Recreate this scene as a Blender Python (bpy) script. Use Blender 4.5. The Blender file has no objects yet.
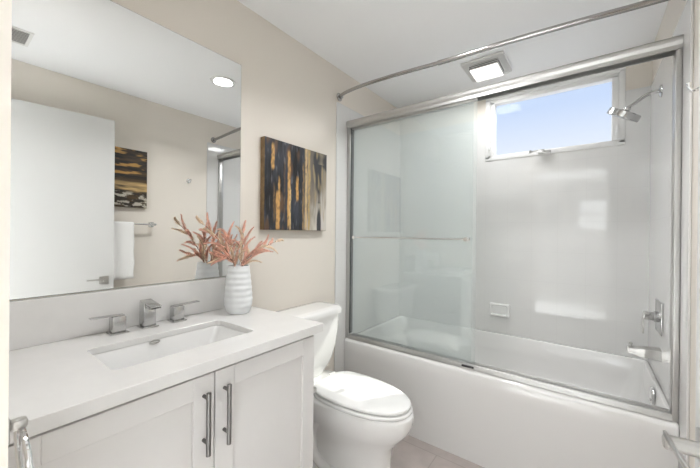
import bpy, bmesh, math, random
from mathutils import Vector, Matrix, noise
random.seed(7)
C = bpy.context.scene.collection
SC = bpy.context.scene
PI = math.pi

# ------------------------------------------------------------------ camera
W, YD, YB, H = 1.637, 1.742, 2.532, 2.315        # right wall, shower door plane, back wall, ceiling
camd = bpy.data.cameras.new('camera'); cam = bpy.data.objects.new('camera', camd); C.objects.link(cam)
camd.sensor_width = 36.0; camd.lens = 36.0 * 316.27 / 700.0; camd.clip_start = 0.01
F = Vector((-0.59941269, 0.80043925, -0.0012012)).normalized()
U = Vector((-0.00833198, -0.00473884, 0.99995406))
R_ = F.cross(U).normalized(); U = R_.cross(F)
m = Matrix((R_, U, -F)).transposed().to_4x4(); m.translation = Vector((1.3462, 0.0, 1.20631))
cam.matrix_world = m
SC.camera = cam
SC.view_settings.view_transform = 'Standard'; SC.view_settings.look = 'None'
SC.view_settings.gamma = 1.0; SC.view_settings.use_curve_mapping = False
SC.view_settings.exposure = 0.22

# ------------------------------------------------------------------ world
wd = bpy.data.worlds.new('sky'); SC.world = wd; wd.use_nodes = True
nt = wd.node_tree; nt.nodes.clear()
o_ = nt.nodes.new('ShaderNodeOutputWorld'); bg = nt.nodes.new('ShaderNodeBackground')
tc = nt.nodes.new('ShaderNodeTexCoord'); sx = nt.nodes.new('ShaderNodeSeparateXYZ')
mr = nt.nodes.new('ShaderNodeMapRange'); cr = nt.nodes.new('ShaderNodeValToRGB')
nt.links.new(tc.outputs['Generated'], sx.inputs[0]); nt.links.new(sx.outputs['Z'], mr.inputs[0])
mr.inputs[1].default_value = 0.20; mr.inputs[2].default_value = 0.33
nt.links.new(mr.outputs[0], cr.inputs[0])
cr.color_ramp.elements[0].color = (0.84, 0.90, 0.99, 1); cr.color_ramp.elements[1].color = (0.60, 0.73, 0.97, 1)
nt.links.new(cr.outputs[0], bg.inputs[0]); bg.inputs[1].default_value = 0.9
nt.links.new(bg.outputs[0], o_.inputs[0])

# ------------------------------------------------------------------ sun and large lights
def light(name, kind, loc, energy, direction=(0, 0, -1), size=0.5, size_y=None, color=(1, 1, 1), shape=None):
    l = bpy.data.lights.new(name, kind); o = bpy.data.objects.new(name, l); C.objects.link(o)
    l.energy = energy; l.color = color; o.location = loc
    o.rotation_euler = Vector(direction).to_track_quat('-Z', 'Y').to_euler()
    if kind == 'AREA':
        l.size = size
        if shape: l.shape = shape
        if size_y: l.shape = 'RECTANGLE'; l.size_y = size_y
    elif kind == 'SUN': l.angle = size
    else: l.shadow_soft_size = size
    return o
light('sun', 'SUN', (3, 6, 6), 5.0, (-0.665, -1.0, -1.2), 0.012, color=(1.0, 0.97, 0.92))
light('hall_fill_light', 'AREA', (1.0, -1.45, 2.28), 18, (0, 0, -1), 1.5, 1.5, color=(0.93, 0.97, 1.0))  # added fill, unseen: brightens the bathroom through the doorway
light('hall_bounce_fill', 'AREA', (.48, -.85, 2.28), 84, (0, 0, -1), .6, .6, color=(0.93, 0.97, 1.0)).data.spread = math.radians(75)  # added unseen fill: tight beam on hall floor bounces up to the ceiling
light('hall_window_daylight', 'AREA', (1.45, -3.4, 1.6), 15, (0, 1, -0.05), 1.0, 1.0, color=(0.95, 0.98, 1.0))
CAN_W, FILL_CAN_W, FAN_W = 6.6, 2.9, 3.8

# ------------------------------------------------------------------ materials
def mat(name, col, rough=0.5, metal=0.0, noise_amt=0.0, noise_scale=20, bump=0.0, bump_scale=200, coat=0.0, emis=None, emis_s=0, spec=0.5, ao=None):
    m = bpy.data.materials.new(name); m.use_nodes = True
    n = m.node_tree; b = n.nodes['Principled BSDF']
    b.inputs['Base Color'].default_value = (*col, 1); b.inputs['Roughness'].default_value = rough
    b.inputs['Metallic'].default_value = metal; b.inputs['Coat Weight'].default_value = coat
    b.inputs['Coat Roughness'].default_value = 0.05
    b.inputs['Specular IOR Level'].default_value = spec
    t = n.nodes.new('ShaderNodeTexCoord')
    if noise_amt > 0:
        x = n.nodes.new('ShaderNodeTexNoise'); x.inputs['Scale'].default_value = noise_scale; x.inputs['Detail'].default_value = 5
        n.links.new(t.outputs['Object'], x.inputs['Vector'])
        r = n.nodes.new('ShaderNodeMapRange'); r.inputs[1].default_value = .3; r.inputs[2].default_value = .7
        r.inputs[3].default_value = 1 - noise_amt; r.inputs[4].default_value = 1 + noise_amt
        n.links.new(x.outputs['Fac'], r.inputs[0])
        v = n.nodes.new('ShaderNodeVectorMath'); v.operation = 'SCALE'; v.inputs[0].default_value = col
        n.links.new(r.outputs[0], v.inputs['Scale']); n.links.new(v.outputs[0], b.inputs['Base Color'])
    if bump > 0:
        x = n.nodes.new('ShaderNodeTexNoise'); x.inputs['Scale'].default_value = bump_scale; x.inputs['Detail'].default_value = 3
        n.links.new(t.outputs['Object'], x.inputs['Vector'])
        bp = n.nodes.new('ShaderNodeBump'); bp.inputs['Strength'].default_value = bump; bp.inputs['Distance'].default_value = 0.002
        n.links.new(x.outputs['Fac'], bp.inputs['Height']); n.links.new(bp.outputs[0], b.inputs['Normal'])
    if emis:
        b.inputs['Emission Color'].default_value = (*emis, 1); b.inputs['Emission Strength'].default_value = emis_s
    return m

def tile_mat(name, col, grout, tw, th, mortar, rough, axes, off=(0, 0), var=0.0, bump=0.4, offset=0.0, noise_amt=0.0):
    """brick texture mapped on two world axes; axes e.g. 'xz'"""
    m = mat(name, col, rough); n = m.node_tree; b = n.nodes['Principled BSDF']
    t = n.nodes.new('ShaderNodeTexCoord'); s = n.nodes.new('ShaderNodeSeparateXYZ'); c = n.nodes.new('ShaderNodeCombineXYZ')
    n.links.new(t.outputs['Object'], s.inputs[0])
    for k in (0, 1):
        a = n.nodes.new('ShaderNodeMath'); a.operation = 'ADD'; a.inputs[1].default_value = off[k]
        n.links.new(s.outputs[axes[k].upper()], a.inputs[0]); n.links.new(a.outputs[0], c.inputs[k])
    br = n.nodes.new('ShaderNodeTexBrick'); br.offset = offset; br.squash = 1.0
    br.inputs['Scale'].default_value = 1.0; br.inputs['Brick Width'].default_value = tw; br.inputs['Row Height'].default_value = th
    br.inputs['Mortar Size'].default_value = mortar; br.inputs['Mortar Smooth'].default_value = 0.3
    c1 = tuple(x * (1 - var) for x in col); c2 = tuple(min(1, x * (1 + var)) for x in col)
    br.inputs['Color1'].default_value = (*c1, 1); br.inputs['Color2'].default_value = (*c2, 1); br.inputs['Mortar'].default_value = (*grout, 1)
    n.links.new(c.outputs[0], br.inputs['Vector'])
    src = br.outputs['Color']
    if noise_amt:
        x = n.nodes.new('ShaderNodeTexNoise'); x.inputs['Scale'].default_value = 9; x.inputs['Detail'].default_value = 6
        n.links.new(t.outputs['Object'], x.inputs['Vector'])
        r = n.nodes.new('ShaderNodeMapRange'); r.inputs[1].default_value = .3; r.inputs[2].default_value = .7
        r.inputs[3].default_value = 1 - noise_amt; r.inputs[4].default_value = 1 + noise_amt
        n.links.new(x.outputs['Fac'], r.inputs[0])
        v = n.nodes.new('ShaderNodeVectorMath'); v.operation = 'SCALE'
        n.links.new(src, v.inputs[0]); n.links.new(r.outputs[0], v.inputs['Scale']); src = v.outputs[0]
    n.links.new(src, b.inputs['Base Color'])
    bp = n.nodes.new('ShaderNodeBump'); bp.invert = True; bp.inputs['Strength'].default_value = bump; bp.inputs['Distance'].default_value = 0.002
    n.links.new(br.outputs['Fac'], bp.inputs['Height']); n.links.new(bp.outputs[0], b.inputs['Normal'])
    return m

def glass_mat(name, tint, ior=1.5, painted_haze=0.0, refl=0.065):
    """thin pane: clear transmission plus a Fresnel mirror reflection and an optional painted-on veil"""
    m = bpy.data.materials.new(name); m.use_nodes = True; n = m.node_tree; n.nodes.clear()
    o = n.nodes.new('ShaderNodeOutputMaterial'); mx = n.nodes.new('ShaderNodeMixShader'); fr = n.nodes.new('ShaderNodeFresnel')
    tr = n.nodes.new('ShaderNodeBsdfTransparent'); gl = n.nodes.new('ShaderNodeBsdfGlossy')
    tr.inputs[0].default_value = (*tint, 1); gl.inputs['Roughness'].default_value = 0.0; fr.inputs[0].default_value = ior
    geo = n.nodes.new('ShaderNodeNewGeometry')      # same reflectance from either side of the pane face
    mulb = n.nodes.new('ShaderNodeMath'); mulb.operation = 'MULTIPLY_ADD'
    mulb.inputs[1].default_value = (1 / ior - ior) ; mulb.inputs[2].default_value = ior
    n.links.new(geo.outputs['Backfacing'], mulb.inputs[0])
    lw = n.nodes.new('ShaderNodeFresnel'); lw.inputs[0].default_value = ior
    src = tr.outputs[0]
    if painted_haze:  # diffuse veil painted on the pane in place of reflected light
        df = n.nodes.new('ShaderNodeBsdfDiffuse'); df.inputs[0].default_value = (.86, .94, .97, 1)
        m2 = n.nodes.new('ShaderNodeMixShader'); m2.inputs[0].default_value = painted_haze
        n.links.new(tr.outputs[0], m2.inputs[1]); n.links.new(df.outputs[0], m2.inputs[2]); src = m2.outputs[0]
    ly = n.nodes.new('ShaderNodeLayerWeight'); ly.inputs['Blend'].default_value = 0.12 if refl > .01 else 0.05
    mad = n.nodes.new('ShaderNodeMath'); mad.operation = 'ADD'; mad.inputs[1].default_value = refl; mad.use_clamp = True
    po = n.nodes.new('ShaderNodeMath'); po.operation = 'POWER'; po.inputs[1].default_value = 2.5
    n.links.new(ly.outputs['Facing'], po.inputs[0]); n.links.new(po.outputs[0], mad.inputs[0])
    n.links.new(mad.outputs[0], mx.inputs[0]); n.links.new(src, mx.inputs[1]); n.links.new(gl.outputs[0], mx.inputs[2])
    for x in (fr, lw, mulb, geo): n.nodes.remove(x)
    n.links.new(mx.outputs[0], o.inputs[0])
    return m

M = {}
M['paint'] = mat('beige wall paint', (0.805, 0.75, 0.675), 0.45, bump=0.15, bump_scale=160)
M['ceil'] = mat('white ceiling paint', (0.95, 0.95, 0.95), 0.9, bump=0.1)
M['hallfloor'] = mat('pale hall floor', (0.86, 0.85, 0.83), 0.5, noise_amt=.03)
M['hall'] = mat('hall wall paint', (0.88, 0.875, 0.865), 0.8)
WT = (0.755, 0.75, 0.735)
M['tile_x'] = tile_mat('white glazed wall tile back', WT, (0.72, 0.715, 0.70), .1524, .2032, .0012, .05, 'xz', (0.03, 0.127), bump=.25)
M['tile_y'] = tile_mat('white glazed wall tile side', WT, (0.72, 0.715, 0.70), .1524, .2032, .0012, .05, 'yz', (0.05, 0.127), bump=.25)
M['floor'] = tile_mat('taupe floor tile', (0.44, 0.39, 0.365), (0.36, 0.32, 0.29), .60, .30, .0035, .45, 'xy', (0.50, 0.128), var=.03, bump=.4, offset=.35, noise_amt=.10)
M['trim'] = mat('white trim paint', (0.86, 0.85, 0.83), 0.35)
M['cab'] = mat('white cabinet lacquer', (0.74, 0.725, 0.71), 0.35, noise_amt=.005)
M['quartz'] = mat('white quartz', (0.75, 0.74, 0.725), 0.16, noise_amt=.02, noise_scale=14)
M['porc'] = mat('white porcelain', (0.88, 0.875, 0.86), 0.08, coat=.6)
M['sinkp'] = mat('white sink porcelain', (0.86, 0.855, 0.845), 0.1, coat=.5)
M['acryl'] = mat('white tub enamel', (0.80, 0.79, 0.775), 0.12, coat=.4)
M['chrome'] = mat('polished chrome', (0.80, 0.80, 0.80), 0.07, 1.0)
M['chrome2'] = mat('shower chrome', (0.54, 0.54, 0.535), 0.2, 1.0)
M['nickel'] = mat('brushed nickel', (0.52, 0.51, 0.49), 0.28, 1.0)
M['pull'] = mat('dark satin nickel', (0.22, 0.215, 0.21), 0.36, 1.0)
M['alu'] = mat('satin aluminium', (0.56, 0.555, 0.545), 0.42, 1.0, bump=.05, bump_scale=400)
M['rod'] = mat('polished steel rod', (0.42, 0.41, 0.40), 0.2, 1.0)
M['dark'] = mat('dark rubber', (0.05, 0.05, 0.05), 0.6)
M['mirror'] = mat('mirror silver', (0.90, 0.91, 0.905), 0.0, 1.0)
M['mirror_edge'] = mat('mirror edge', (0.35, 0.38, 0.37), 0.2, .5)
M['vinyl'] = mat('white vinyl', (0.86, 0.855, 0.84), 0.3)
M['plastic'] = mat('white plastic', (0.82, 0.81, 0.79), 0.4)
M['slat'] = mat('vent grey', (0.6, 0.59, 0.57), 0.5)
M['vshade'] = mat('painted vent shade', (0.22, 0.215, 0.21), 0.7)  # dark colour stands in for the shade inside vent and fan
M['lens'] = mat('lit lens', (0.9, 0.9, 0.88), 0.4, emis=(1.0, 0.98, 0.94), emis_s=1.1)
M['can'] = mat('lit downlight lens', (0.9, 0.9, 0.88), 0.4, emis=(1.0, 0.97, 0.92), emis_s=2.0)
M['vase'] = mat('matt white ceramic', (0.76, 0.775, 0.78), 0.45, noise_amt=.02, noise_scale=30)
M['towel'] = mat('white terry cloth', (0.88, 0.87, 0.85), 0.95, bump=.8, bump_scale=500)
M['stem'] = mat('brown dry stem', (0.30, 0.16, 0.11), 0.8, noise_amt=.15)
M['plume'] = mat('dusty pink plume', (0.90, 0.56, 0.44), 0.9, noise_amt=.22, noise_scale=60)
M['plume_pale'] = mat('pale tan plume', (0.92, 0.74, 0.56), 0.9, noise_amt=.18, noise_scale=60)
M['canvas'] = mat('gold brown canvas edge', (0.20, 0.125, 0.055), 0.6, noise_amt=.25, noise_scale=35)
M['glass'] = glass_mat('shower glass with painted veil', (0.980, 0.993, 0.986), painted_haze=0.085)
M['pane'] = glass_mat('clear window glass', (0.99, 0.99, 0.99), refl=0.004)
M['door'] = mat('white door paint', (0.66, 0.655, 0.64), 0.4)

def vc_mat(name):
    m = mat(name, (0.5, 0.5, 0.5), 0.45, bump=.7, bump_scale=90); n = m.node_tree
    a = n.nodes.new('ShaderNodeVertexColor'); a.layer_name = 'paint'
    n.links.new(a.outputs[0], n.nodes['Principled BSDF'].inputs['Base Color']); return m
M['art1'] = vc_mat('streaked acrylic paint'); M['art2'] = vc_mat('banded acrylic paint')

# ------------------------------------------------------------------ mesh helpers
def box(bm, lo, hi, bev=0.0, seg=2, rot=None):
    t = bmesh.new(); bmesh.ops.create_cube(t, size=1.0)
    s = [hi[i] - lo[i] for i in range(3)]; c = [(hi[i] + lo[i]) / 2 for i in range(3)]
    for v in t.verts: v.co = Vector((v.co.x * s[0], v.co.y * s[1], v.co.z * s[2]))
    if bev > 0: bmesh.ops.bevel(t, geom=t.edges[:], offset=min(bev, min(s) * .49), segments=seg, affect='EDGES', profile=.5)
    for v in t.verts:
        if rot: v.co = rot @ v.co
        v.co += Vector(c)
    me = bpy.data.meshes.new('tmp'); t.to_mesh(me); t.free(); bm.from_mesh(me); bpy.data.meshes.remove(me)

def frame_to(d):
    return Vector(d).normalized().to_track_quat('Z', 'Y').to_matrix()

def tube(bm, pts, rad, seg=12, cap=True, flat=1.0):
    pts = [Vector(p) for p in pts]; n = len(pts)
    if not hasattr(rad, '__len__'): rad = [rad] * n
    rings = []; prev = None
    for i, p in enumerate(pts):
        d = (pts[min(i + 1, n - 1)] - pts[max(i - 1, 0)]).normalized()
        if prev is None:
            a = Vector((0, 0, 1)) if abs(d.z) < .9 else Vector((1, 0, 0)); x = d.cross(a).normalized()
        else: x = (prev - d * prev.dot(d)).normalized()
        prev = x; y = d.cross(x)
        rings.append([bm.verts.new(p + (x * math.cos(2 * PI * k / seg) + y * flat * math.sin(2 * PI * k / seg)) * rad[i]) for k in range(seg)])
    for a, b in zip(rings, rings[1:]):
        for k in range(seg): bm.faces.new((a[k], a[(k + 1) % seg], b[(k + 1) % seg], b[k]))
    if cap: bm.faces.new(rings[0][::-1]); bm.faces.new(rings[-1])

def lathe(bm, prof, origin=(0, 0, 0), axis=(0, 0, 1), seg=32, cap0=True, cap1=True):
    """prof: list of (radius, height along axis)"""
    mt = frame_to(axis); rings = []
    for r, h in prof:
        rings.append([bm.verts.new(Vector(origin) + mt @ Vector((r * math.cos(2 * PI * k / seg), r * math.sin(2 * PI * k / seg), h))) for k in range(seg)])
    for a, b in zip(rings, rings[1:]):
        for k in range(seg): bm.faces.new((a[k], a[(k + 1) % seg], b[(k + 1) % seg], b[k]))
    if cap0: bm.faces.new(rings[0][::-1])
    if cap1: bm.faces.new(rings[-1])

def loft(bm, rings, cap0=True, cap1=True):
    rr = [[bm.verts.new(p) for p in r] for r in rings]; n = len(rr[0])
    for a, b in zip(rr, rr[1:]):
        for k in range(n): bm.faces.new((a[k], a[(k + 1) % n], b[(k + 1) % n], b[k]))
    if cap0: bm.faces.new(rr[0][::-1])
    if cap1: bm.faces.new(rr[-1])

def rrect(x0, x1, y0, y1, r, z, n=8):
    r = min(r, (x1 - x0) * .499, (y1 - y0) * .499); P = []
    for cx, cy, a0 in ((x1 - r, y1 - r, 0), (x0 + r, y1 - r, PI / 2), (x0 + r, y0 + r, PI), (x1 - r, y0 + r, 1.5 * PI)):
        for k in range(n + 1):
            a = a0 + PI / 2 * k / n; P.append(Vector((cx + r * math.cos(a), cy + r * math.sin(a), z)))
    return P

def obj(name, bm, m, parent=None, smooth=True, angle=35, loc=None):
    bmesh.ops.recalc_face_normals(bm, faces=bm.faces[:])
    me = bpy.data.meshes.new(name); 
    if parent is not None and loc is None:
        off = world_loc(parent); bmesh.ops.translate(bm, verts=bm.verts[:], vec=-off)
    elif loc is not None:
        bmesh.ops.translate(bm, verts=bm.verts[:], vec=-(Vector(loc)))
    bm.to_mesh(me); bm.free()
    o = bpy.data.objects.new(name, me); C.objects.link(o)
    mats = m if isinstance(m, list) else [m]
    for x in mats: me.materials.append(x)
    if parent is not None: o.parent = parent
    elif loc is not None: o.location = loc
    if smooth:
        for p in me.polygons: p.use_smooth = True
        me.set_sharp_from_angle(angle=math.radians(angle))
    return o

def world_loc(o):
    v = Vector((0, 0, 0))
    while o is not None: v += o.location; o = o.parent
    return v

def tag(o, label, cat, group=None):
    o['label'] = label; o['category'] = cat
    if group: o['group'] = group
    return o

def thing(name, label, cat, loc=(0, 0, 0), group=None):
    o = bpy.data.objects.new(name, None); C.objects.link(o); o.empty_display_size = .05
    o.location = loc; return tag(o, label, cat, group)

def struct(name, bm, m, smooth=False, label=None):
    o = obj(name, bm, m, smooth=smooth); o['kind'] = 'structure'
    if label: o['label'] = label
    return o
def B(*boxes, bev=0.0):
    bm = bmesh.new()
    for lo, hi in boxes: box(bm, lo, hi, bev)
    return bm

# ------------------------------------------------------------------ room shell
T = .008; WR = W + T
struct('floor', B(((-.12, -.06, -.05), (WR + .12, YB + .12, 0))), M['floor'])
struct('floor_hall', B(((-.8, -3.2, -.05), (2.7, -.06, 0))), M['hallfloor'])
struct('ceiling', B(((-.8, -3.2, H), (2.7, YB + .12, H + .06))), M['ceil'])
struct('wall_left', B(((-.12, -.06, 0), (0, YB + .12, H))), M['paint'])
struct('wall_right', B(((WR, -.06, 0), (WR + .12, YB + .12, H))), M['paint'])
WX0, WX1, WZ0, WZ1 = .735, 1.520, 1.766, 2.235
struct('wall_back', B(((0, YB, 0), (WR, YB + .12, WZ0)), ((0, YB, WZ1), (WR, YB + .12, H)),
                      ((0, YB, WZ0), (WX0, YB + .12, WZ1)), ((WX1, YB, WZ0), (WR, YB + .12, WZ1))), M['paint'])
bm = B(((0, -.06, 0), (.785, .06, H)), ((1.59, -.06, 0), (WR, .06, H)), ((.785, -.06, 2.06), (1.59, .06, H)))
struct('wall_near', bm, M['paint'])
# hall beyond the doorway
struct('wall_hall_left', B(((-.75, -3.1, 0), (-.65, -.06, H))), M['hall'])
struct('wall_hall_right', B(((2.5, -3.1, 0), (2.6, -.06, H))), M['hall'])
struct('wall_hall_near', B(((-.65, -.16, 0), (-.12, -.06, H)), ((W + .12, -.16, 0), (2.5, -.06, H))), M['hall'])
HX0, HX1, HZ0, HZ1 = 1.22, 1.66, 1.35, 1.93
struct('wall_hall_far', B(((-.65, -3.1, 0), (HX0, -3.0, H)), ((HX1, -3.1, 0), (2.5, -3.0, H)),
                          ((HX0, -3.1, 0), (HX1, -3.0, HZ0)), ((HX0, -3.1, HZ1), (HX1, -3.0, H))), M['hall'])
cx, cz = (HX0 + HX1) / 2, (HZ0 + HZ1) / 2
bm = B(((HX0, -3.07, cz - .015), (HX1, -3.03, cz + .015)), ((cx - .015, -3.07, HZ0), (cx + .015, -3.03, HZ1)),
       ((HX0 - .04, -3.0, HZ0 - .05), (HX1 + .04, -2.985, HZ0)), ((HX0 - .04, -3.0, HZ1), (HX1 + .04, -2.985, HZ1 + .05)),
       ((HX0 - .04, -3.0, HZ0), (HX0, -2.985, HZ1)), ((HX1, -3.0, HZ0), (HX1 + .04, -2.985, HZ1)))
struct('window_2', bm, M['vinyl'])

# wall tile around the tub (slightly proud of the plaster)
TT = 2.085
struct('wall_left_tile', B(((0.0, 1.630, 0), (T, YB, TT)), bev=.003), M['tile_y'])
struct('wall_right_tile', B(((W, 1.630, 0), (WR, YB, TT)), bev=.003), M['tile_y'])
struct('wall_back_tile', B(((T, YB - T, 0), (W, YB, WZ0)), ((T, YB - T, WZ0), (WX0, YB, TT)), ((WX1, YB - T, WZ0), (W, YB, TT))), M['tile_x'])
struct('baseboard_left', B(((0, .93, 0), (.012, 1.628, .10)), bev=.003), M['trim'])
struct('baseboard_right', B(((WR - .012, .07, 0), (WR, 1.628, .10)), bev=.003), M['trim'])

# ------------------------------------------------------------------ window
win = bpy.data.objects.new('window_1', None); C.objects.link(win); win['kind'] = 'structure'
win.location = ((WX0 + WX1) / 2, YB, WZ0)
def ringbox(bm, x0, x1, z0, z1, w, y0, y1, bev=.003):
    box(bm, (x0, y0, z0), (x1, y1, z0 + w), bev); box(bm, (x0, y0, z1 - w), (x1, y1, z1), bev)
    box(bm, (x0, y0, z0 + w * .5), (x0 + w, y1, z1 - w * .5), bev); box(bm, (x1 - w, y0, z0 + w * .5), (x1, y1, z1 - w * .5), bev)
bm = bmesh.new(); ringbox(bm, WX0 - .008, WX1 + .006, WZ0 - .006, WZ1, .030, YB - .013, YB + .10); fr_ = obj('window_frame', bm, M['vinyl'], win)
bm = bmesh.new(); ringbox(bm, WX0 + .024, WX1 - .024, WZ0 - .002, WZ1 - .024, .032, YB - .006, YB + .05); sash = obj('sash', bm, M['vinyl'], win)
bm = B(((WX0 + .05, YB + .018, WZ0 + .025), (WX1 - .05, YB + .024, WZ1 - .05))); obj('pane', bm, M['pane'], win, smooth=False)
for x in (WX0 + .024, WX1 - .030):
    bm = bmesh.new(); box(bm, (x - .008, YB - .030, 1.795), (x + .008, YB - .020, 1.885), .004)
    box(bm, (x - .004, YB - .040, 1.835), (x + .004, YB - .028, 1.875), .002); obj('latch', bm, M['vinyl'], win)
bm = bmesh.new(); box(bm, (1.075, YB - .040, 1.762), (1.150, YB - .020, 1.782), .005)
tube(bm, [(1.11, YB - .038, 1.778), (1.11, YB - .052, 1.782), (1.09, YB - .056, 1.784), (1.03, YB - .054, 1.779)], [.007, .006, .005, .005], 8)
lathe(bm, [(.008, 0), (.008, .018)], (1.03, YB - .054, 1.770)); obj('crank', bm, M['alu'], win)

# ------------------------------------------------------------------ door standing open
hx, hy = 1.585, .065
dang = math.atan2(.838 - hy, 1.5065 - hx)     # along the leaf, from hinge to free edge
L = math.hypot(1.5065 - hx, .838 - hy)
door = bpy.data.objects.new('door_1', None); C.objects.link(door); door['kind'] = 'structure'; door.location = (hx, hy, 0)
door['label'] = 'white slab door standing open against right wall'
Rd = Matrix.Rotation(dang, 3, 'Z')
def dp(p):  # local: x along leaf from the hinge, y towards the room (left of leaf), z up
    return Vector((hx, hy, 0)) + Rd @ Vector(p)
def dtrans(bm):
    for v in bm.verts: v.co = dp(v.co)
    return bm
bm = B(((0, -.035, .012), (L, 0, 2.035)), bev=.0015); obj('door_panel', dtrans(bm), M['door'], door, smooth=False)
s0 = L - .058; zh = .848
bm = bmesh.new(); box(bm, (s0 - .028, 0.0, zh - .028), (s0 + .028, .008, zh + .028), .002)
rose = obj('rosette', dtrans(bm), M['nickel'], door)
bm = bmesh.new(); lathe(bm, [(.0125, .006), (.0125, .053), (.010, .056)], (s0, 0, zh), (0, 1, 0))
box(bm, (s0 - .105, .049, zh + .004), (s0 + .012, .0545, zh + .015), .002)
obj('lever', dtrans(bm), M['nickel'], door)
bm = bmesh.new()
box(bm, (L - .0005, -.030, zh - .028), (L + .0015, -.005, zh + .028), .0005); obj('latch_plate', dtrans(bm), M['nickel'], door)

# ------------------------------------------------------------------ vanity
CZ = .859; CY0, CY1 = .062, .922; CX1 = .531
XF = .520
van = thing('vanity_cabinet', 'white shaker vanity cabinet with two doors under the white countertop', 'cabinet', (.26, .49, 0))
bm = bmesh.new()
t_ = .018
box(bm, (0.001, .070, .10), (.500, .070 + t_, .826)); box(bm, (0.001, .885 - t_, .10), (.500, .885, .826))
box(bm, (0.001, .088, .10), (.500, .867, .118)); box(bm, (0.001, .088, .118), (.012, .867, .826))
box(bm, (.482, .088, .118), (.500, .867, .160)); box(bm, (.482, .088, .805), (.500, .867, .826)); box(bm, (.482, .462, .160), (.500, .502, .805))
obj('carcass', bm, M['cab'], van, smooth=False)
bm = bmesh.new(); box(bm, (.02, .075, 0), (.45, .88, .10)); obj('toe_kick', bm, M['cab'], van, smooth=False)
def shaker(y0, y1, hy_):
    z0, z1 = .115, .8175; x0 = .501; w = .058
    bm = bmesh.new()
    def bar(lo, hi): box(bm, lo, hi, .0012, 1)
    bar((x0, y0, z0), (x0 + .019, y0 + w, z1)); bar((x0, y1 - w, z0), (x0 + .019, y1, z1))
    bar((x0, y0 + w, z0), (x0 + .019, y1 - w, z0 + w)); bar((x0, y0 + w, z1 - w), (x0 + .019, y1 - w, z1))
    box(bm, (x0, y0 + w, z0 + w), (x0 + .010, y1 - w, z1 - w))
    d = obj('door', bm, M['cab'], van, smooth=False)
    bm = bmesh.new(); xb = x0 + .019 + .026
    tube(bm, [(xb, hy_, .612), (xb, hy_, .779)], .0062, 16)
    for z in (.644, .763): tube(bm, [(x0 + .017, hy_, z), (xb, hy_, z)], .0048, 12)
    h = obj('bar_handle', bm, M['pull'], d)
shaker(.073, .4805, .4500); shaker(.4835, .883, .5105)

# countertop with a real opening for the sink
SX0, SX1, SY0, SY1 = .176, .408, .279, .697
top = thing('countertop', 'white quartz vanity countertop with low backsplash along the left wall', 'countertop', (.27, .49, .827))
bm = bmesh.new()
outer0 = rrect(0.001, CX1, CY0, CY1, .003, .827, 8); outer1 = rrect(0.001, CX1, CY0, CY1, .003, CZ - .0015, 8); outer2 = rrect(0.002, CX1 - .0015, CY0 + .0015, CY1 - .0015, .003, CZ, 8)
in2 = rrect(SX0 - .0012, SX1 + .0012, SY0 - .0012, SY1 + .0012, .02, CZ, 8); in1 = rrect(SX0, SX1, SY0, SY1, .02, CZ - .0015, 8); in0 = rrect(SX0, SX1, SY0, SY1, .02, .8395, 8)
st1 = rrect(SX0 - .030, SX1 + .030, SY0 - .030, SY1 + .030, .03, .8395, 8); st0 = rrect(SX0 - .030, SX1 + .030, SY0 - .030, SY1 + .030, .03, .827, 8)
loft(bm, [outer0, outer1, outer2, in2, in1, in0, st1, st0, outer0], False, False)
bmesh.ops.remove_doubles(bm, verts=bm.verts[:], dist=1e-6)
obj('slab', bm, M['quartz'], top, angle=30)
bm = bmesh.new(); box(bm, (0.001, CY0, CZ), (.020, CY1, 1.000), .0015, 1); obj('backsplash', bm, M['quartz'], top, smooth=False)

sink = thing('sink', 'white rectangular undermount sink basin set into the countertop', 'sink', (.29, .49, .70))
bm = bmesh.new()
g = .004
rings = [rrect(SX0 - .02, SX1 + .02, SY0 - .02, SY1 + .02, .03, .8385), rrect(SX0 + g - .006, SX1 - g + .006, SY0 + g - .006, SY1 - g + .006, .024, .8385),
         rrect(SX0 + .001, SX1 - .001, SY0 + .002, SY1 - .004, .024, .832), rrect(SX0 + .006, SX1 - .006, SY0 + .010, SY1 - .028, .03, .77),
         rrect(SX0 + .012, SX1 - .014, SY0 + .022, SY1 - .06, .035, .715), rrect(SX0 + .03, SX1 - .032, SY0 + .05, SY1 - .09, .04, .703),
         rrect(.275, .315, .47, .51, .02, .698)]
loft(bm, rings, False, True)
bsn = obj('basin', bm, M['sinkp'], sink, angle=60)
mod = bsn.modifiers.new('thick', 'SOLIDIFY'); mod.thickness = .008; mod.offset = -1
bm = bmesh.new()
ov = [Vector((.1810, .461 + .016 * math.cos(a), .8335 + .0045 * math.sin(a))) for a in [2 * PI * k / 24 for k in range(25)]]
tube(bm, ov, .0022, 8); obj('overflow_ring', bm, M['nickel'], sink)
bm = bmesh.new(); lathe(bm, [(.024, 0), (.024, .003), (.018, .0045), (.016, .003), (.0, .004)], (.295, .49, .700), cap1=False); obj('drain', bm, M['chrome'], sink)

# faucet: spout and two handles
fau = thing('faucet', 'chrome widespread sink faucet, square spout between two square blade handles', 'faucet', (.062, .485, CZ))
bm = bmesh.new(); box(bm, (.041, .464, CZ + .006), (.084, .505, CZ + .092), .003); sp = obj('spout', bm, M['chrome2'], fau)
bm = bmesh.new(); box(bm, (.036, .458, CZ + .0002), (.091, .512, CZ + .006), .0015); obj('base_plate', bm, M['chrome2'], sp)
rot = Matrix.Rotation(math.radians(8), 3, 'Y')
bm = bmesh.new(); box(bm, (.040, .466, CZ + .086), (.134, .503, CZ + .091), .0012, rot=rot)
box(bm, (.070, .466, CZ + .078), (.132, .469, CZ + .088), .001, rot=rot); box(bm, (.070, .500, CZ + .078), (.132, .503, CZ + .088), .001, rot=rot)
obj('spout_arm', bm, M['chrome2'], sp)
bm = bmesh.new(); box(bm, (.086, .470, CZ + .076), (.126, .499, CZ + .083), .002, rot=rot); obj('aerator', bm, M['dark'], sp)
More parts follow.
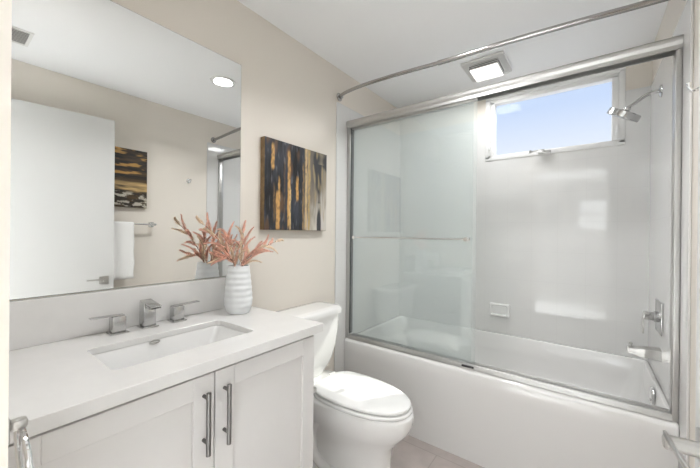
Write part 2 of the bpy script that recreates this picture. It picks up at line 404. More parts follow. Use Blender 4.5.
def faucet_handle(y, sgn, reach):
    bm = bmesh.new(); box(bm, (.042, y - .020, CZ + .005), (.082, y + .020, CZ + .058), .003); h = obj('handle', bm, M['chrome2'], fau)
    bm = bmesh.new(); box(bm, (.036, y - .026, CZ + .0002), (.090, y + .026, CZ + .005), .0015); obj('base_plate', bm, M['chrome2'], h)
    bm = bmesh.new(); a, b = (y - .018, y + reach) if sgn > 0 else (y - reach, y + .018)
    box(bm, (.048, a, CZ + .0585), (.070, b, CZ + .0625), .001, rot=Matrix.Rotation(math.radians(2 * sgn), 3, 'X')); obj('lever_blade', bm, M['chrome2'], h)
faucet_handle(.392, -1, .076); faucet_handle(.588, 1, .086)

# mirror
mir = thing('wall_mirror', 'large frameless wall mirror on left wall above the backsplash', 'mirror', (0.003, .485, 1.002))
bm = B(((.0012, .066, 1.003), (.0052, .9035, 2.0145))); obj('mirror_backing', bm, M['mirror_edge'], mir, smooth=False)
bm = B(((.0053, .0675, 1.0045), (.0072, .902, 2.013)), bev=.0006); obj('mirror_glass', bm, M['mirror'], mir, smooth=False)

# vase
vx, vy = .135, .812
bm = bmesh.new(); prof = [(.0, 0.0), (.043, 0.0), (.046, .003)]
N = 60
for i in range(1, N + 1):
    t = i / N; z = .003 + .199 * t
    if t < .25: r = .046 + (.0585 - .046) * math.sin(t / .25 * PI / 2)
    else: r = .0585 - (.0585 - .0445) * ((t - .25) / .75) ** 1.35
    r += .0009 * math.sin(t * 8 * 2 * PI) * (1 if .06 < t < .95 else 0)
    prof.append((r, z))
prof += [(.0435, .2035), (.0410, .2010), (.0425, .185), (.048, .12), (.051, .05), (.041, .012), (0.0, .01)]
lathe(bm, prof, (vx, vy, CZ + .0005), seg=48, cap0=False, cap1=False)
bmesh.ops.remove_doubles(bm, verts=bm.verts[:], dist=1e-6)
tag(obj('vase', bm, M['vase'], angle=60, loc=(vx, vy, CZ)), 'white ribbed ceramic vase on countertop in front of the mirror edge', 'vase')

# dried stems
def bez(p0, p1, p2, p3, n):
    out = []
    for i in range(n + 1):
        t = i / n; out.append(p0 * (1 - t) ** 3 + p1 * 3 * t * (1 - t) ** 2 + p2 * 3 * t * t * (1 - t) + p3 * t ** 3)
    return out
def fuzz(bm, pts, r0, r1, rnd):
    """plume: tapering core thick with short bristles"""
    n = len(pts); tube(bm, pts, [r0 * .55 + (r1 - r0) * .5 * i / (n - 1) for i in range(n)], 5)
    for i in range(n - 1):
        d = (pts[i + 1] - pts[i]); ln = d.length; d.normalize()
        a = d.orthogonal().normalized(); b = d.cross(a); r = r0 + (r1 - r0) * i / (n - 1)
        for k in range(26):
            an = rnd.uniform(0, 2 * PI); p = pts[i].lerp(pts[i + 1], rnd.random())
            e = p + (a * math.cos(an) + b * math.sin(an)) * r * rnd.uniform(1.0, 1.6) + d * r * 2.0
            s = d.cross(e - p).normalized() * .0009
            v = [bm.verts.new(p - s), bm.verts.new(p + s), bm.verts.new(e + s * .4), bm.verts.new(e - s * .4)]; bm.faces.new(v)
def stem_thing(tip, bend, label, n_side, pale=0.3, seed=0):
    rnd = random.Random(seed)
    base = Vector((vx + rnd.uniform(-.01, .01), vy + rnd.uniform(-.01, .01), CZ + .02))
    d0 = (tip - Vector((vx, vy, CZ))); d0.z = 0
    rim = Vector((vx, vy, CZ + .203)) + (d0.normalized() if d0.length > .01 else Vector((1, 0, 0))) * .018
    t = thing('dried_stem', label, 'dried flower', tuple(base), 'dried pink stems in the vase')
    path = bez(base, base.lerp(rim, .5), base.lerp(rim, .9), rim, 4) + bez(rim, rim + Vector((0, 0, .03)) + (tip - rim) * .15, rim.lerp(tip, .6) + bend, tip, 12)[1:]
    bm = bmesh.new(); tube(bm, path, [.0017] * (len(path) - 4) + [.0013, .001, .0008, .0006], 6); obj('stalk', bm, M['stem'], t)
    up = path[4:]; L_ = sum((b - a).length for a, b in zip(up, up[1:]))
    # each plume leaves the stalk, lengthens along it and curls at its tip
    def plume(p, dr, ln, pm, side):
        curl = side * ln * rnd.uniform(.10, .35)
        q = bez(p, p + dr * ln * .35, p + dr * ln * .70 + curl * .1, p + dr * ln + curl + Vector((0, 0, -ln * rnd.uniform(-.05, .22))), 12)
        q = [Vector((max(v.x, .022), v.y, v.z)) for v in q]
        bm = bmesh.new(); fuzz(bm, q, .0072, .0026, rnd); obj('plume', bm, pm, t)
    pm = lambda f: M['plume_pale'] if rnd.random() < pale + .3 * f else M['plume']
    dlast = (up[-1] - up[-3]).normalized(); plume(up[-1] - dlast * .02, dlast, .055, pm(1), Vector((0, rnd.choice((-1, 1)), -.6)))
    for k in range(n_side):
        f = .02 + .80 * k / max(1, n_side - 1); i = min(len(up) - 2, int(f * (len(up) - 1)))
        d = (up[i + 1] - up[i]).normalized(); a = d.orthogonal().normalized(); b = d.cross(a)
        an = k * 2.4 + rnd.uniform(-.4, .4); out = a * math.cos(an) + b * math.sin(an)
        plume(up[i], (d * .95 + out * .42).normalized(), rnd.uniform(.07, .10) * (1.05 - .35 * f), pm(f * .6), out)
    return t
V = Vector
stem_thing(V((.105, .655, 1.250)), V((0, 0, .03)), 'tall dried stem arching furthest left out of the vase, its pale tip curling over', 9, .35, 3)
stem_thing(V((.130, .715, 1.095)), V((0, .0, .03)), 'low dried pink stem drooping left over the vase rim', 5, .15, 4)
stem_thing(V((.095, .770, 1.205)), V((.0, 0, .01)), 'dried pink stem rising steeply left of the vase centre, close to the mirror', 9, .15, 5)
stem_thing(V((.125, .842, 1.225)), V((.0, 0, .0)), 'tallest upright dried pink stem in the middle of the vase', 8, .10, 6)
stem_thing(V((.160, .905, 1.140)), V((.0, 0, .02)), 'dried pink stem leaning right from the vase, shorter of the two right stems', 6, .15, 8)
stem_thing(V((.140, 1.030, 1.170)), V((.0, 0, .02)), 'dried pink stem reaching furthest right, its pale tip near the striped painting', 8, .3, 9)

# ------------------------------------------------------------------ paintings
def lerp(a, b, t): t = max(0, min(1, t)); return tuple(a[i] + (b[i] - a[i]) * t for i in range(3))
def sm(a, b, x): t = max(0, min(1, (x - a) / (b - a))); return t * t * (3 - 2 * t)
def nz(x, y, s, seed=0): return noise.noise(Vector((x * s[0] + seed * 17.3, y * s[1] - seed * 9.1, seed * 3.7)))
def art1_col(u, v):     # u 0..1 from left, v 0..1 from bottom
    w = nz(u, v, (22, 3), 1) * .5 + nz(u, v, (60, 7), 2) * .35
    f = nz(u, v, (9, 2.2), 3); g_ = nz(u, v, (35, 30), 4)
    c = lerp((.010, .009, .010), (.040, .045, .060), .5 + w * 1.4 + .5 * f)
    c = lerp(c, (.16, .085, .04), sm(.25, .6, nz(u, v, (14, 4), 5)) * .7)
    c = lerp(c, (.22, .22, .24), sm(.3, .6, nz(u, v, (40, 9), 6)) * .45)
    # right section
    r = sm(.58, .62, u + .01 * w)
    rc = lerp((.30, .25, .18), (.16, .14, .12), .5 + f + w)
    rc = lerp(rc, (.62, .58, .52), sm(.0, .5, (1 - v) * .9 + w * .5 + (u - .75) * 1.2 - .45))
    rc = lerp(rc, (.05, .05, .055), sm(.1, .4, nz(u, v, (9, 3.2), 8) + .25 * (1 - abs(u - .84) * 6) * (1 if .35 < v < .85 else -.5)))
    rc = lerp(rc, (.42, .32, .17), sm(.2, .5, nz(u, v, (25, 5), 9)) * .6)
    c = lerp(c, rc, r)
    def streak(cu, wd_, v0, v1, col, k=1.0):
        nonlocal c
        uu = u + .008 * nz(u, v, (3, 14), 11) + .004 * g_
        a = (1 - sm(wd_ * .5, wd_, abs(uu - cu))) * sm(v0 - .04, v0 + .03, v) * (1 - sm(v1 - .03, v1 + .04, v))
        a *= .55 + .45 * sm(-.35, .1, nz(u, v, (40, 22), 12 + cu))
        c = lerp(c, col, a * k)
    gold = (.62, .35, .11); tan = (.60, .42, .21)
    streak(.110, .026, .68, .94, gold); streak(.345, .026, .03, .90, gold); streak(.365, .014, .0, .5, (.7, .5, .25))
    streak(.185, .036, .0, .42, gold, .95); streak(.20, .016, .3, .58, gold); streak(.475, .026, .36, .62, gold)
    streak(.625, .022, .0, 1.0, tan, .9); streak(.675, .024, .0, 1.0, (.50, .34, .13), .9); streak(.575, .016, .0, .8, (.30, .19, .08), .9)
    streak(.13, .014, .1, .5, (.25, .15, .06), .6); streak(.28, .012, .1, .8, (.16, .10, .06), .7)
    return c
def art2_col(u, v):
    w = nz(u, v, (2.2, 16), 21) * .6 + nz(u, v, (7, 55), 22) * .4
    c = lerp((.010, .008, .006), (.075, .042, .016), .4 + w * 1.6)
    c = lerp(c, (.55, .30, .07), sm(.16, .42, nz(u, v, (3.2, 15), 23) + .3 * nz(u, v, (12, 60), 29)) * sm(.42, .55, v) * .85)
    c = lerp(c, (.62, .42, .18), (1 - sm(.03, .10, abs(v - .37 + .05 * w))) * (.7 + w))
    c = lerp(c, (.60, .56, .47), sm(-.02, .25, nz(u, v, (9, 24), 24) + .3 * nz(u, v, (40, 60), 30)) * (1 - sm(.22, .29, v)) * .8)
    c = lerp(c, (.025, .018, .012), sm(.1, .3, nz(u, v, (6, 14), 26) + .2 * nz(u, v, (30, 40), 33)) * (1 - sm(.24, .32, v)))
    return c
def painting(name, label, x_wall, sgn, y0, y1, z0, z1, depth, colf, m, flip=False):
    t = thing(name, label, 'painting', (x_wall, (y0 + y1) / 2, z0))
    xf = x_wall + sgn * depth
    bm = bmesh.new(); box(bm, (min(x_wall + sgn * .001, xf - sgn * .0006), y0, z0), (max(x_wall + sgn * .001, xf - sgn * .0006), y1, z1), .0015, 1)
    obj('canvas_wrap', bm, M['canvas'], t, smooth=False)
    n = 150; bm = bmesh.new(); lay = bm.loops.layers.float_color.new('paint'); vs = []
    for j in range(n + 1):
        for i in range(n + 1):
            u, v = i / n, j / n; h = .0012 * abs(nz(u, v, (40, 14), 31)) if 0 < i < n and 0 < j < n else 0
            yy = y0 + .001 + (y1 - y0 - .002) * (u if not flip else 1 - u)
            vs.append((bm.verts.new((xf + sgn * h, yy, z0 + .001 + (z1 - z0 - .002) * v)), colf(u, v)))
    for j in range(n):
        for i in range(n):
            q = [vs[j * (n + 1) + i], vs[j * (n + 1) + i + 1], vs[(j + 1) * (n + 1) + i + 1], vs[(j + 1) * (n + 1) + i]]
            f = bm.faces.new([a[0] for a in q])
            for lp, a in zip(f.loops, q): lp[lay] = (*a[1], 1)
    obj('painted_face', bm, m, t, angle=80)
painting('painting', 'square abstract painting with vertical gold streaks hung on left wall above toilet', 0, 1, 1.022, 1.500, 1.222, 1.698, .035, art1_col, M['art1'])
painting('painting', 'abstract painting with horizontal gold and black bands on the right wall, seen in mirror', WR, -1, .600, 1.098, 1.402, 1.870, .030, art2_col, M['art2'], flip=True)

# ------------------------------------------------------------------ toilet
TY = 1.262
toi = thing('toilet', 'white two-piece toilet with closed lid between the vanity and the bathtub', 'toilet', (.37, TY, 0))
def egg(x0, x1, hw, z, sq=2.3, n=48, wide=.42):
    """plan outline: blunt at the back (x0), rounder and longer to the front (x1)"""
    xc = x0 + (x1 - x0) * wide; P = []
    for k in range(n):
        a = 2 * PI * k / n; c, s = math.cos(a), math.sin(a); e = 2 / sq if c < 0 else 2 / 2.05
        rx = (x1 - xc) if c >= 0 else (xc - x0)
        P.append(Vector((xc + rx * math.copysign(abs(c) ** e, c), TY + hw * math.copysign(abs(s) ** (2 / 2.2 if c >= 0 else e), s), z)))
    return P
bm = bmesh.new()
loft(bm, [egg(.14, .655, .112, 0.0, 3.2, wide=.5), egg(.142, .653, .110, .012, 3.2, wide=.5), egg(.15, .642, .100, .03, 3, wide=.5), egg(.15, .636, .096, .10, 2.8, wide=.55),
          egg(.13, .638, .098, .18, 2.6, wide=.55), egg(.10, .650, .112, .240, 2.5, wide=.52), egg(.08, .690, .132, .285, 2.5, wide=.48),
          egg(.06, .728, .149, .330, 2.6, wide=.45), egg(.04, .743, .157, .365, 2.8, wide=.42), egg(.035, .745, .159, .398, 2.9, wide=.42), egg(.04, .742, .156, .410, 2.9, wide=.42)])
bowl = obj('bowl', bm, M['porc'], toi, angle=80)
for s in (-1, 1):
    bm = bmesh.new(); yy = TY + s * .098
    pth = bez(V((.56, yy - s * .050, .26)), V((.46, yy + s * .030, .36)), V((.29, yy + s * .014, .34)), V((.25, yy, .20)), 14) + bez(V((.25, yy, .20)), V((.23, yy, .07)), V((.36, yy + s * .01, .06)), V((.50, yy - s * .040, .05)), 12)[1:]
    tube(bm, pth, [.020] + [.026] * (len(pth) - 2) + [.02], 16); obj('trapway', bm, M['porc'], toi, angle=80)
def slab(bm, x0, x1, hw, z0, z1, r, dome=0, sq=3.4, wide=.40, crown=0):
    rg = [egg(x0 + r, x1 - r, hw - r, z0, sq, wide=wide), egg(x0, x1, hw, z0 + r, sq, wide=wide), egg(x0, x1, hw, z1 - r, sq, wide=wide),
          egg(x0 + r * .3, x1 - r * .3, hw - r * .3, z1 - r * .3, sq, wide=wide), egg(x0 + r, x1 - r, hw - r, z1, sq, wide=wide),
          egg(x0 + .06, x1 - .07, hw - .06, z1 + dome, sq, wide=wide)]
    loft(bm, rg)
bm = bmesh.new(); slab(bm, .248, .737, .156, .411, .428, .005); obj('seat', bm, M['porc'], toi, angle=50)
bm = bmesh.new(); slab(bm, .245, .731, .152, .431, .449, .006, .004); obj('lid', bm, M['porc'], toi, angle=50)
for s in (-1, 1):
    bm = bmesh.new(); box(bm, (.222, TY + s * .075 - .022, .411), (.262, TY + s * .075 + .022, .440), .006); obj('hinge', bm, M['porc'], toi)
bm = bmesh.new()
def tk(x0, x1, hw, z, r): return rrect(x0, x1, TY - hw, TY + hw, r, z, 8)
loft(bm, [tk(.050, .150, .115, .408, .05), tk(.045, .160, .135, .440, .05), tk(.035, .172, .155, .462, .06), tk(.026, .184, .172, .500, .065), tk(.020, .196, .188, .58, .06), tk(.016, .202, .196, .68, .055), tk(.015, .204, .198, .748, .05)])
obj('tank', bm, M['porc'], toi, angle=60)
bm = bmesh.new()
loft(bm, [tk(.012, .206, .200, .748, .05), tk(.008, .216, .210, .752, .055), tk(.008, .216, .210, .772, .055), tk(.010, .213, .207, .781, .055), tk(.018, .204, .198, .787, .05), tk(.05, .17, .16, .789, .04)])
obj('tank_lid', bm, M['porc'], toi, angle=60)
bm = bmesh.new(); lathe(bm, [(.014, 0), (.014, .008)], (.196, TY - .145, .70), (1, 0, 0)); tube(bm, [(.206, TY - .145, .70), (.214, TY - .12, .698), (.214, TY - .075, .694)], [.005, .006, .005], 8)
obj('flush_lever', bm, M['chrome'], toi)

# toilet paper holder on the vanity side
t = thing('paper_holder', 'small nickel toilet paper holder post on the vanity side beside the toilet', 'paper holder', (.45, .885, .57))
bm = bmesh.new(); box(bm, (.440, .8855, .548), (.476, .894, .584), .002); obj('base_plate', bm, M['nickel'], t)
bm = bmesh.new(); box(bm, (.450, .894, .558), (.466, .958, .574), .002); box(bm, (.440, .944, .556), (.462, .960, .576), .003); box(bm, (.300, .948, .561), (.445, .957, .571), .003); obj('arm', bm, M['nickel'], t)

# ------------------------------------------------------------------ bathtub
TR = .486
tub = thing('bathtub', 'white alcove bathtub with plain front apron under the sliding shower door', 'bathtub', (.8, 2.13, 0))
bm = bmesh.new()
X0, X1 = T + .001, W - .001; Y0, Y1 = YD - .016, YB - T - .001
rings = [rrect(X0, X1, Y0 + .010, Y1, .004, 0.0), rrect(X0, X1, Y0 + .004, Y1, .004, .40), rrect(X0, X1, Y0, Y1, .006, TR - .022),
         rrect(X0, X1, Y0 + .006, Y1, .008, TR - .007), rrect(X0 + .004, X1 - .004, Y0 + .022, Y1 - .004, .010, TR),
         rrect(X0 + .045, X1 - .018, YD + .070, Y1 - .016, .05, TR), rrect(X0 + .050, X1 - .022, YD + .076, Y1 - .020, .05, TR - .008),
         rrect(X0 + .09, X1 - .030, YD + .086, Y1 - .032, .07, TR - .12), rrect(X0 + .20, X1 - .055, YD + .105, Y1 - .060, .09, .20),
         rrect(X0 + .28, X1 - .12, YD + .15, Y1 - .12, .12, .135), rrect(X0 + .42, X1 - .25, YD + .24, Y1 - .2, .10, .125)]
loft(bm, rings, True, True)
obj('tub_shell', bm, M['acryl'], tub, angle=60)
bm = bmesh.new(); lathe(bm, [(.03, 0), (.03, .003), (.022, .005)], (W - .32, 2.13, .126)); obj('drain', bm, M['chrome'], tub)
bm = bmesh.new()
op = rrect(-.036, .036, -.042, .042, .022, 0, 8)
xo = W - .0345
loft(bm, [[V((xo + .006 - d_, 2.092 + p.x * s_, .438 + p.y * s_)) for p in op] for d_, s_ in ((0, 1), (.006, 1), (.010, .93), (.010, .6))])
box(bm, (xo - .008, 2.084, .412), (xo - .003, 2.100, .424), .003)
obj('overflow_plate', bm, M['chrome'], tub, angle=40)

# ------------------------------------------------------------------ shower door
sd = thing('shower_door_frame', 'satin aluminium frame of the sliding shower door on the bathtub rim', 'shower door', (.82, YD, TR))
def prism(bm, prof, x0, x1):
    a = [bm.verts.new((x0, y, z)) for y, z in prof]; b = [bm.verts.new((x1, y, z)) for y, z in prof]; n = len(prof)
    for k in range(n): bm.faces.new((a[k], a[(k + 1) % n], b[(k + 1) % n], b[k]))
    bm.faces.new(a[::-1]); bm.faces.new(b)
FX0, FX1 = T + .001, W - .001
hz = 1.985
bm = bmesh.new(); prism(bm, [(YD - .004, hz - .050), (YD - .004, hz - .034), (YD - .012, hz - .022), (YD - .013, hz - .012), (YD - .006, hz - .001), (YD + .004, hz + .002), (YD + .050, hz + .002), (YD + .056, hz - .004), (YD + .056, hz - .050), (YD + .050, hz - .050), (YD + .050, hz - .012), (YD + .002, hz - .012), (YD + .002, hz - .050)], FX0, FX1)
obj('header', bm, M['alu'], sd, angle=25)
for x0, x1, s in ((FX0, FX0 + .026, 1), (FX1 - .018, FX1, -1)):
    bm = bmesh.new(); box(bm, (x0, YD, TR + .001), (x1, YD + .050, hz - .050), .002)
    obj('jamb', bm, M['alu'], sd)
    bm = bmesh.new(); xx = (x1, x1 + .003) if s > 0 else (x0 - .0015, x0)
    box(bm, (xx[0], YD + .010, TR + .03), (xx[1], YD + .045, hz - .052), .001); obj('rubber_bumper', bm, M['dark'] if s > 0 else M['nickel'], sd)
bm = bmesh.new(); prism(bm, [(YD - .004, TR + .0005), (YD - .004, TR + .008), (YD + .002, TR + .024), (YD + .008, TR + .026), (YD + .012, TR + .016), (YD + .024, TR + .014), (YD + .026, TR + .026), (YD + .030, TR + .026), (YD + .032, TR + .014), (YD + .048, TR + .012), (YD + .052, TR + .026), (YD + .056, TR + .0005)], FX0 + .026, FX1 - .018)
obj('bottom_track', bm, M['alu'], sd, angle=25)
bm = bmesh.new(); box(bm, (.810, YD - .012, TR + .010), (.872, YD - .003, TR + .020), .002); obj('panel_guide', bm, M['dark'], sd)
PZ0, PZ1 = TR + .0275, hz - .0155
def panel(label, x0, x1, y, bar):
    t = thing('sliding_glass_panel', label, 'shower door panel', ((x0 + x1) / 2, y, PZ0), 'sliding shower glass panels')
    bm = B(((x0, y - .003, PZ0), (x1, y + .003, PZ1 - .03)), bev=.0004); obj('glass', bm, M['glass'], t, smooth=False)
    bm = B(((x0, y - .0055, PZ1 - .045), (x1, y + .0055, PZ1)), bev=.001); obj('top_rail', bm, M['alu'], t)
    for xe in (x0 - .0018, x1 + .0003):
        pass
    if bar:
        s = -1; yb = y - .045; zb = 1.182
        bm = bmesh.new(); tube(bm, [(.085, yb, zb), (.845, yb, zb)], .0055, 12); b_ = obj('towel_bar', bm, M['chrome'], t)
        for xs in (.100, .832):
            bm = bmesh.new(); lathe(bm, [(.012, 0.0), (.012, .006), (.007, .009), (.006, .047), (.011, .048), (.011, .054)], (xs, y - .0032, zb), (0, -1, 0), 20); obj('standoff', bm, M['chrome'], b_)
    else:
        bm = bmesh.new(); zb = 1.182
        lathe(bm, [(.012, 0.0), (.014, .008), (.016, .022), (.012, .024)], (.812, y + .0032, zb), (0, 1, 0), 20); obj('knob', bm, M['chrome'], t)
panel('outer sliding glass panel with the towel bar, slid to the left', .040, .872, YD + .016, True)
panel('inner sliding glass panel behind the panel with the towel bar', .044, .846, YD + .040, False)

# shower curtain rod
t = thing('curtain_rod', 'brushed metal shower curtain rod across the room in front of the shower door', 'curtain rod', (.8, 1.65, 2.12))
ctrl = [(.010, 1.650), (.05, 1.630), (.12, 1.612), (.255, 1.600), (.48, 1.607), (.75, 1.630), (1.042, 1.640), (1.315, 1.662), (1.50, 1.682), (W - .012, 1.692)]
def crom(P, n=6):
    out = []
    for i in range(len(P) - 1):
        p0 = P[max(i - 1, 0)]; p1 = P[i]; p2 = P[i + 1]; p3 = P[min(i + 2, len(P) - 1)]
        for k in range(n):
            t = k / n; out.append(tuple(.5 * (2 * p1[j] + (p2[j] - p0[j]) * t + (2 * p0[j] - 5 * p1[j] + 4 * p2[j] - p3[j]) * t * t + (-p0[j] + 3 * p1[j] - 3 * p2[j] + p3[j]) * t ** 3) for j in range(2)))
    return out + [P[-1]]
cr_ = crom(ctrl); ZR = 2.120
a = [p for p in cr_ if p[0] < .72]; b = [p for p in cr_ if p[0] > .69]
bm = bmesh.new(); tube(bm, [(x, y, ZR) for x, y in a], .0105, 16); obj('thin_tube', bm, M['rod'], t, angle=60)
bm = bmesh.new(); tube(bm, [(x, y, ZR) for x, y in b], .0125, 16); obj('thick_tube', bm, M['rod'], t, angle=60)
for xw, s, yy in ((T * 0 + .0005, 1, 1.650), (W - .0005, -1, 1.692)):
    if s > 0:
        xw = .0088
    bm = bmesh.new(); lathe(bm, [(.027, 0), (.027, .004), (.022, .008), (.013, .011), (.013, .026)], (xw, yy, ZR), (s, 0, 0), 28); obj('flange', bm, M['rod'], t)

# ------------------------------------------------------------------ shower fittings on the right wall
XW = W
t = thing('wall_shower', 'chrome shower head on a bent arm near the top of the right tiled wall', 'shower head', (XW, 2.167, 1.925))
bm = bmesh.new(); lathe(bm, [(.030, 0), (.030, .003), (.024, .008), (.013, .011)], (XW - .0005, 2.167, 1.925), (-1, 0, 0)); obj('flange', bm, M['chrome2'], t)
bm = bmesh.new(); tube(bm, bez(V((XW - .004, 2.167, 1.925)), V((XW - .05, 2.167, 1.932)), V((XW - .07, 2.165, 1.91)), V((1.512, 2.16, 1.868)), 12), .0085, 12); obj('arm', bm, M['chrome2'], t)
bm = bmesh.new(); ax = V((-.50, .24, -.83)).normalized(); p0 = V((1.512, 2.16, 1.868))
lathe(bm, [(.009, -.006), (.014, 0), (.014, .012), (.022, .016), (.068, .018), (.073, .022), (.073, .048), (.070, .052), (.064, .050)], p0, ax, 36); obj('head', bm, M['chrome2'], t, angle=30)

t = thing('shower_valve', 'chrome square shower valve with lever on the right tiled wall above the spout', 'shower valve', (XW, 2.155, .81))
bm = bmesh.new(); box(bm, (XW - .008, 2.075, .735), (XW - .0005, 2.235, .89), .003); obj('square_plate', bm, M['chrome2'], t)
bm = bmesh.new(); lathe(bm, [(.026, 0), (.026, .018), (.020, .020), (.020, .050)], (XW - .008, 2.150, .812), (-1, 0, 0)); obj('hub', bm, M['chrome2'], t)
bm = bmesh.new(); box(bm, (XW - .064, 2.132, .795), (XW - .040, 2.168, .832), .003); box(bm, (XW - .066, 2.140, .722), (XW - .058, 2.160, .800), .002); obj('lever', bm, M['nickel'], t)

t = thing('tub_spout', 'chrome flat tub spout on the right tiled wall below the valve', 'tub spout', (XW, 2.13, .615))
bm = bmesh.new(); rot = Matrix.Rotation(math.radians(0), 3, 'Y')
pr = [V((XW - .0005, 0, 0)), V((XW - .05, 0, 0)), V((1.54, 0, 0)), V((1.512, 0, 0))]
rg = []
for x, zc, hh, hw in ((XW - .0005, .636, .026, .030), (XW - .06, .636, .022, .028), (1.545, .636, .016, .025), (1.515, .636, .012, .023)):
    rg.append([V((x, 2.13 + a, zc + b)) for a, b in ((-hw, -hh), (hw, -hh), (hw, hh * .8), (hw * .8, hh), (-hw * .8, hh), (-hw, hh * .8))])
loft(bm, rg); obj('spout_body', bm, M['nickel'], t, smooth=False)
bm = bmesh.new(); lathe(bm, [(.004, 0), (.004, .016), (.008, .017), (.008, .024)], (1.528, 2.13, .646)); obj('diverter_knob', bm, M['nickel'], t)

# soap dish on the back tiled wall
bm = bmesh.new(); yb = YB - T
for lo, hi in (((.770, yb - .012, .605), (.905, yb - .0005, .705)),):
    loft(bm, [[V((p.x, yb - .0005 - d_, p.y)) for p in rrect(lo[0] + i_, hi[0] - i_, lo[2] + i_, hi[2] - i_, .012, 0, 5)] for d_, i_ in ((0, 0), (.010, .001), (.016, .006), (.016, .014), (.004, .018))])
box(bm, (.785, yb - .032, .618), (.890, yb - .006, .628), .004)
tag(obj('soap_dish', bm, M['porc'], loc=(.837, yb, .605)), 'white ceramic soap dish on the back tiled wall above the tub', 'soap dish')

# ------------------------------------------------------------------ ceiling fixtures
t = thing('exhaust_fan', 'square white exhaust fan with light on the ceiling above the bathtub', 'exhaust fan', (.81, 2.20, H))
fx0, fx1, fy0, fy1 = .682, .938, 2.065, 2.335; zb = H - .042
bm = bmesh.new(); box(bm, (fx0, fy0, H - .012), (fx1, fy1, H - .0005), .003)
obj('housing', bm, M['plastic'], t)
bm = bmesh.new()
for k in range(5):
    f = k / 4; z = H - .015 - .024 * f; i = .001 + .037 * f; w_ = .0032
    for lo, hi in (((fx0 + i, fy0 + i, z - .0012), (fx1 - i, fy0 + i + w_, z + .0012)), ((fx0 + i, fy1 - i - w_, z - .0012), (fx1 - i, fy1 - i, z + .0012)),
                   ((fx0 + i, fy0 + i, z - .0012), (fx0 + i + w_, fy1 - i, z + .0012)), ((fx1 - i - w_, fy0 + i, z - .0012), (fx1 - i, fy1 - i, z + .0012))): box(bm, lo, hi)
obj('louvers', bm, M['plastic'], t, smooth=False)
bm = bmesh.new(); box(bm, (fx0 + .042, fy0 + .042, H - .040), (fx1 - .042, fy1 - .042, H - .012)); obj('inner_box', bm, M['vshade'], t, smooth=False)
bm = bmesh.new(); box(bm, (fx0 + .044, fy0 + .044, H - .046), (fx1 - .044, fy1 - .044, H - .0405), .004); obj('light_lens', bm, M['lens'], t)
light('exhaust_fan_lamp', 'AREA', ((fx0 + fx1) / 2, (fy0 + fy1) / 2, H - .055), FAN_W, (0, 0, -1), .17, .18, color=(.98, .99, 1)).data.spread = math.radians(165)
def downlight(x, y, watt, label):
    t = thing('recessed_light', label, 'ceiling light', (x, y, H), 'recessed ceiling lights')
    bm = bmesh.new(); lathe(bm, [(.062, .0), (.068, .004), (.085, .004), (.088, .0)], (x, y, H - .0002), (0, 0, -1), 40, False, False)
    obj('trim_ring', bm, M['plastic'], t, angle=50)
    bm = bmesh.new(); lathe(bm, [(.064, 0), (.064, .003)], (x, y, H - .0005), (0, 0, -1), 40); obj('lens', bm, M['can'], t)
    l = light('downlight_lamp', 'AREA', (x, y, H - .008), watt, (0, 0, -1), .13, color=(.985, .99, 1), shape='DISK'); l.data.spread = math.radians(134)
downlight(.817, 1.296, CAN_W, 'lit recessed downlight in the ceiling between toilet and painting wall, seen in the mirror')
downlight(.72, .22, FILL_CAN_W, 'added unseen recessed fill light in the ceiling over the vanity end near the doorway')  # added out-of-view fill for the vanity end
# ceiling vent
t = thing('ceiling_vent', 'white slatted ceiling air vent seen at the top left of the mirror', 'vent', (1.22, .31, H))
vx0, vx1, vy0, vy1 = 1.165, 1.370, .10, .355
bm = bmesh.new()
for lo, hi in (((vx0, vy0, H - .006), (vx1, vy0 + .015, H - .0005)), ((vx0, vy1 - .015, H - .006), (vx1, vy1, H - .0005)), ((vx0, vy0 + .015, H - .006), (vx0 + .015, vy1 - .015, H - .0005)), ((vx1 - .015, vy0 + .015, H - .006), (vx1, vy1 - .015, H - .0005))): box(bm, lo, hi)
obj('vent_frame', bm, M['plastic'], t, smooth=False)
bm = bmesh.new(); box(bm, (vx0 + .015, vy0 + .015, H - .0015), (vx1 - .015, vy1 - .015, H - .0005)); obj('duct_shade_sheet', bm, M['vshade'], t, smooth=False)  # flat dark sheet painted as the shaded duct opening
bm = bmesh.new()
for k in range(10):
    xx = vx0 + .026 + k * .0172
    box(bm, (xx - .0065, vy0 + .016, H - .0060), (xx + .0065, vy1 - .016, H - .0040), rot=Matrix.Rotation(-.25, 3, 'Y'))
obj('slats', bm, M['slat'], t, smooth=False)

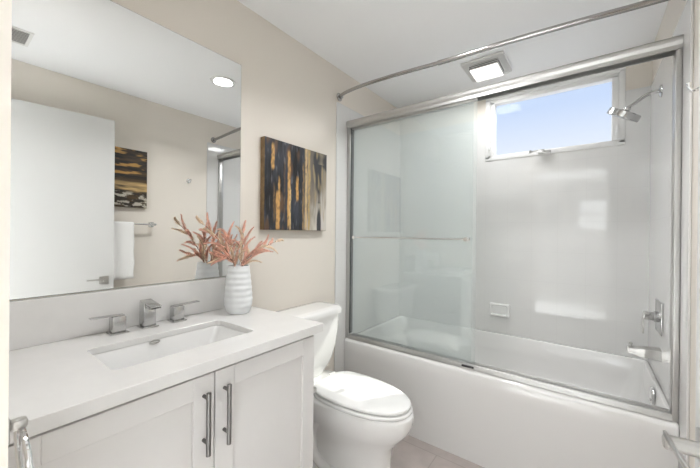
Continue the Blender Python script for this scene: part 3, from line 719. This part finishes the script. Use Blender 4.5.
# ------------------------------------------------------------------ right wall accessories
def hook(y, z, xw, label):
    t = thing('robe_hook', label, 'hook', (xw, y, z))
    bm = bmesh.new(); lathe(bm, [(.021, 0), (.021, .004), (.017, .007), (.0, .008)], (xw - .0005, y, z), (-1, 0, 0), 24, True, False); obj('base', bm, M['chrome'], t)
    bm = bmesh.new(); tube(bm, [(xw - .004, y, z), (xw - .022, y, z - .010), (xw - .034, y, z - .012), (xw - .041, y, z + .000), (xw - .042, y, z + .016)], [.006, .006, .005, .005, .0065], 10); obj('prong', bm, M['chrome'], t)
hook(1.455, 1.682, WR, 'small chrome robe hook on the right wall beside the shower tile edge')
t = thing('towel_bar', 'chrome towel bar on the right wall below the banded painting, seen in mirror', 'towel bar', (WR, .86, 1.265))
for y in (.575, 1.140):
    bm = bmesh.new(); box(bm, (WR - .008, y - .020, 1.247), (WR - .0005, y + .020, 1.287), .002); box(bm, (WR - .076, y - .009, 1.258), (WR - .007, y + .009, 1.276), .002); obj('post', bm, M['chrome'], t)
bm = bmesh.new(); tube(bm, [(WR - .067, .56, 1.267), (WR - .067, 1.155, 1.267)], .0075, 14); obj('rail', bm, M['chrome'], t)
# towel folded over the bar
bm = bmesh.new(); prof = []; xb = W - .067; zb_ = 1.267; r = .0125
front = [(xb - r, .835 + (zb_ - .835) * k / 16) for k in range(16)]
arc = [(xb - r * math.cos(a), zb_ + r * math.sin(a)) for a in [PI * k / 8 for k in range(9)]]
back = [(xb + r, zb_ - (zb_ - .93) * k / 14) for k in range(1, 15)]
prof = front + arc + back; ny = 30; rows = []
for j in range(ny + 1):
    y = .690 + (.985 - .690) * j / ny; row = []
    for i, (x, z) in enumerate(prof):
        hang = max(0, (zb_ - z)) / .42
        wv = .010 * hang * math.sin(j / ny * 2 * PI * 2.2 + .6) + .004 * hang * math.sin(j / ny * 17)
        sg = -1 if i < 20 else .3
        row.append(bm.verts.new((x - abs(wv) * (1 if sg < 0 else -.3), y - hang * .006 * math.sin(i), z)))
    rows.append(row)
for a, b in zip(rows, rows[1:]):
    for i in range(len(prof) - 1): bm.faces.new((a[i], a[i + 1], b[i + 1], b[i]))
tw = obj('towel', bm, M['towel'], loc=(xb, .84, zb_), angle=70)
md = tw.modifiers.new('thick', 'SOLIDIFY'); md.thickness = .007; md.offset = 0
tag(tw, 'white towel hanging over the chrome towel bar on right wall', 'towel')

# towel ring on the near wall beside the vanity
t = thing('towel_ring', 'chrome towel ring on the doorway wall at the left end of the vanity', 'towel ring', (.735, .06, .95))
bm = bmesh.new(); box(bm, (.714, .0605, .926), (.746, .066, .960), .002); box(bm, (.722, .066, .937), (.738, .084, .951), .004); obj('mount', bm, M['nickel'], t)
bm = bmesh.new(); rr = .050
tube(bm, [(.730 + rr * math.sin(a), .078 + .006 * (1 - math.cos(a)) * .5, .938 - rr + rr * math.cos(a)) for a in [2 * PI * k / 40 for k in range(41)]], .0036, 10, cap=False); obj('ring', bm, M['chrome'], t)
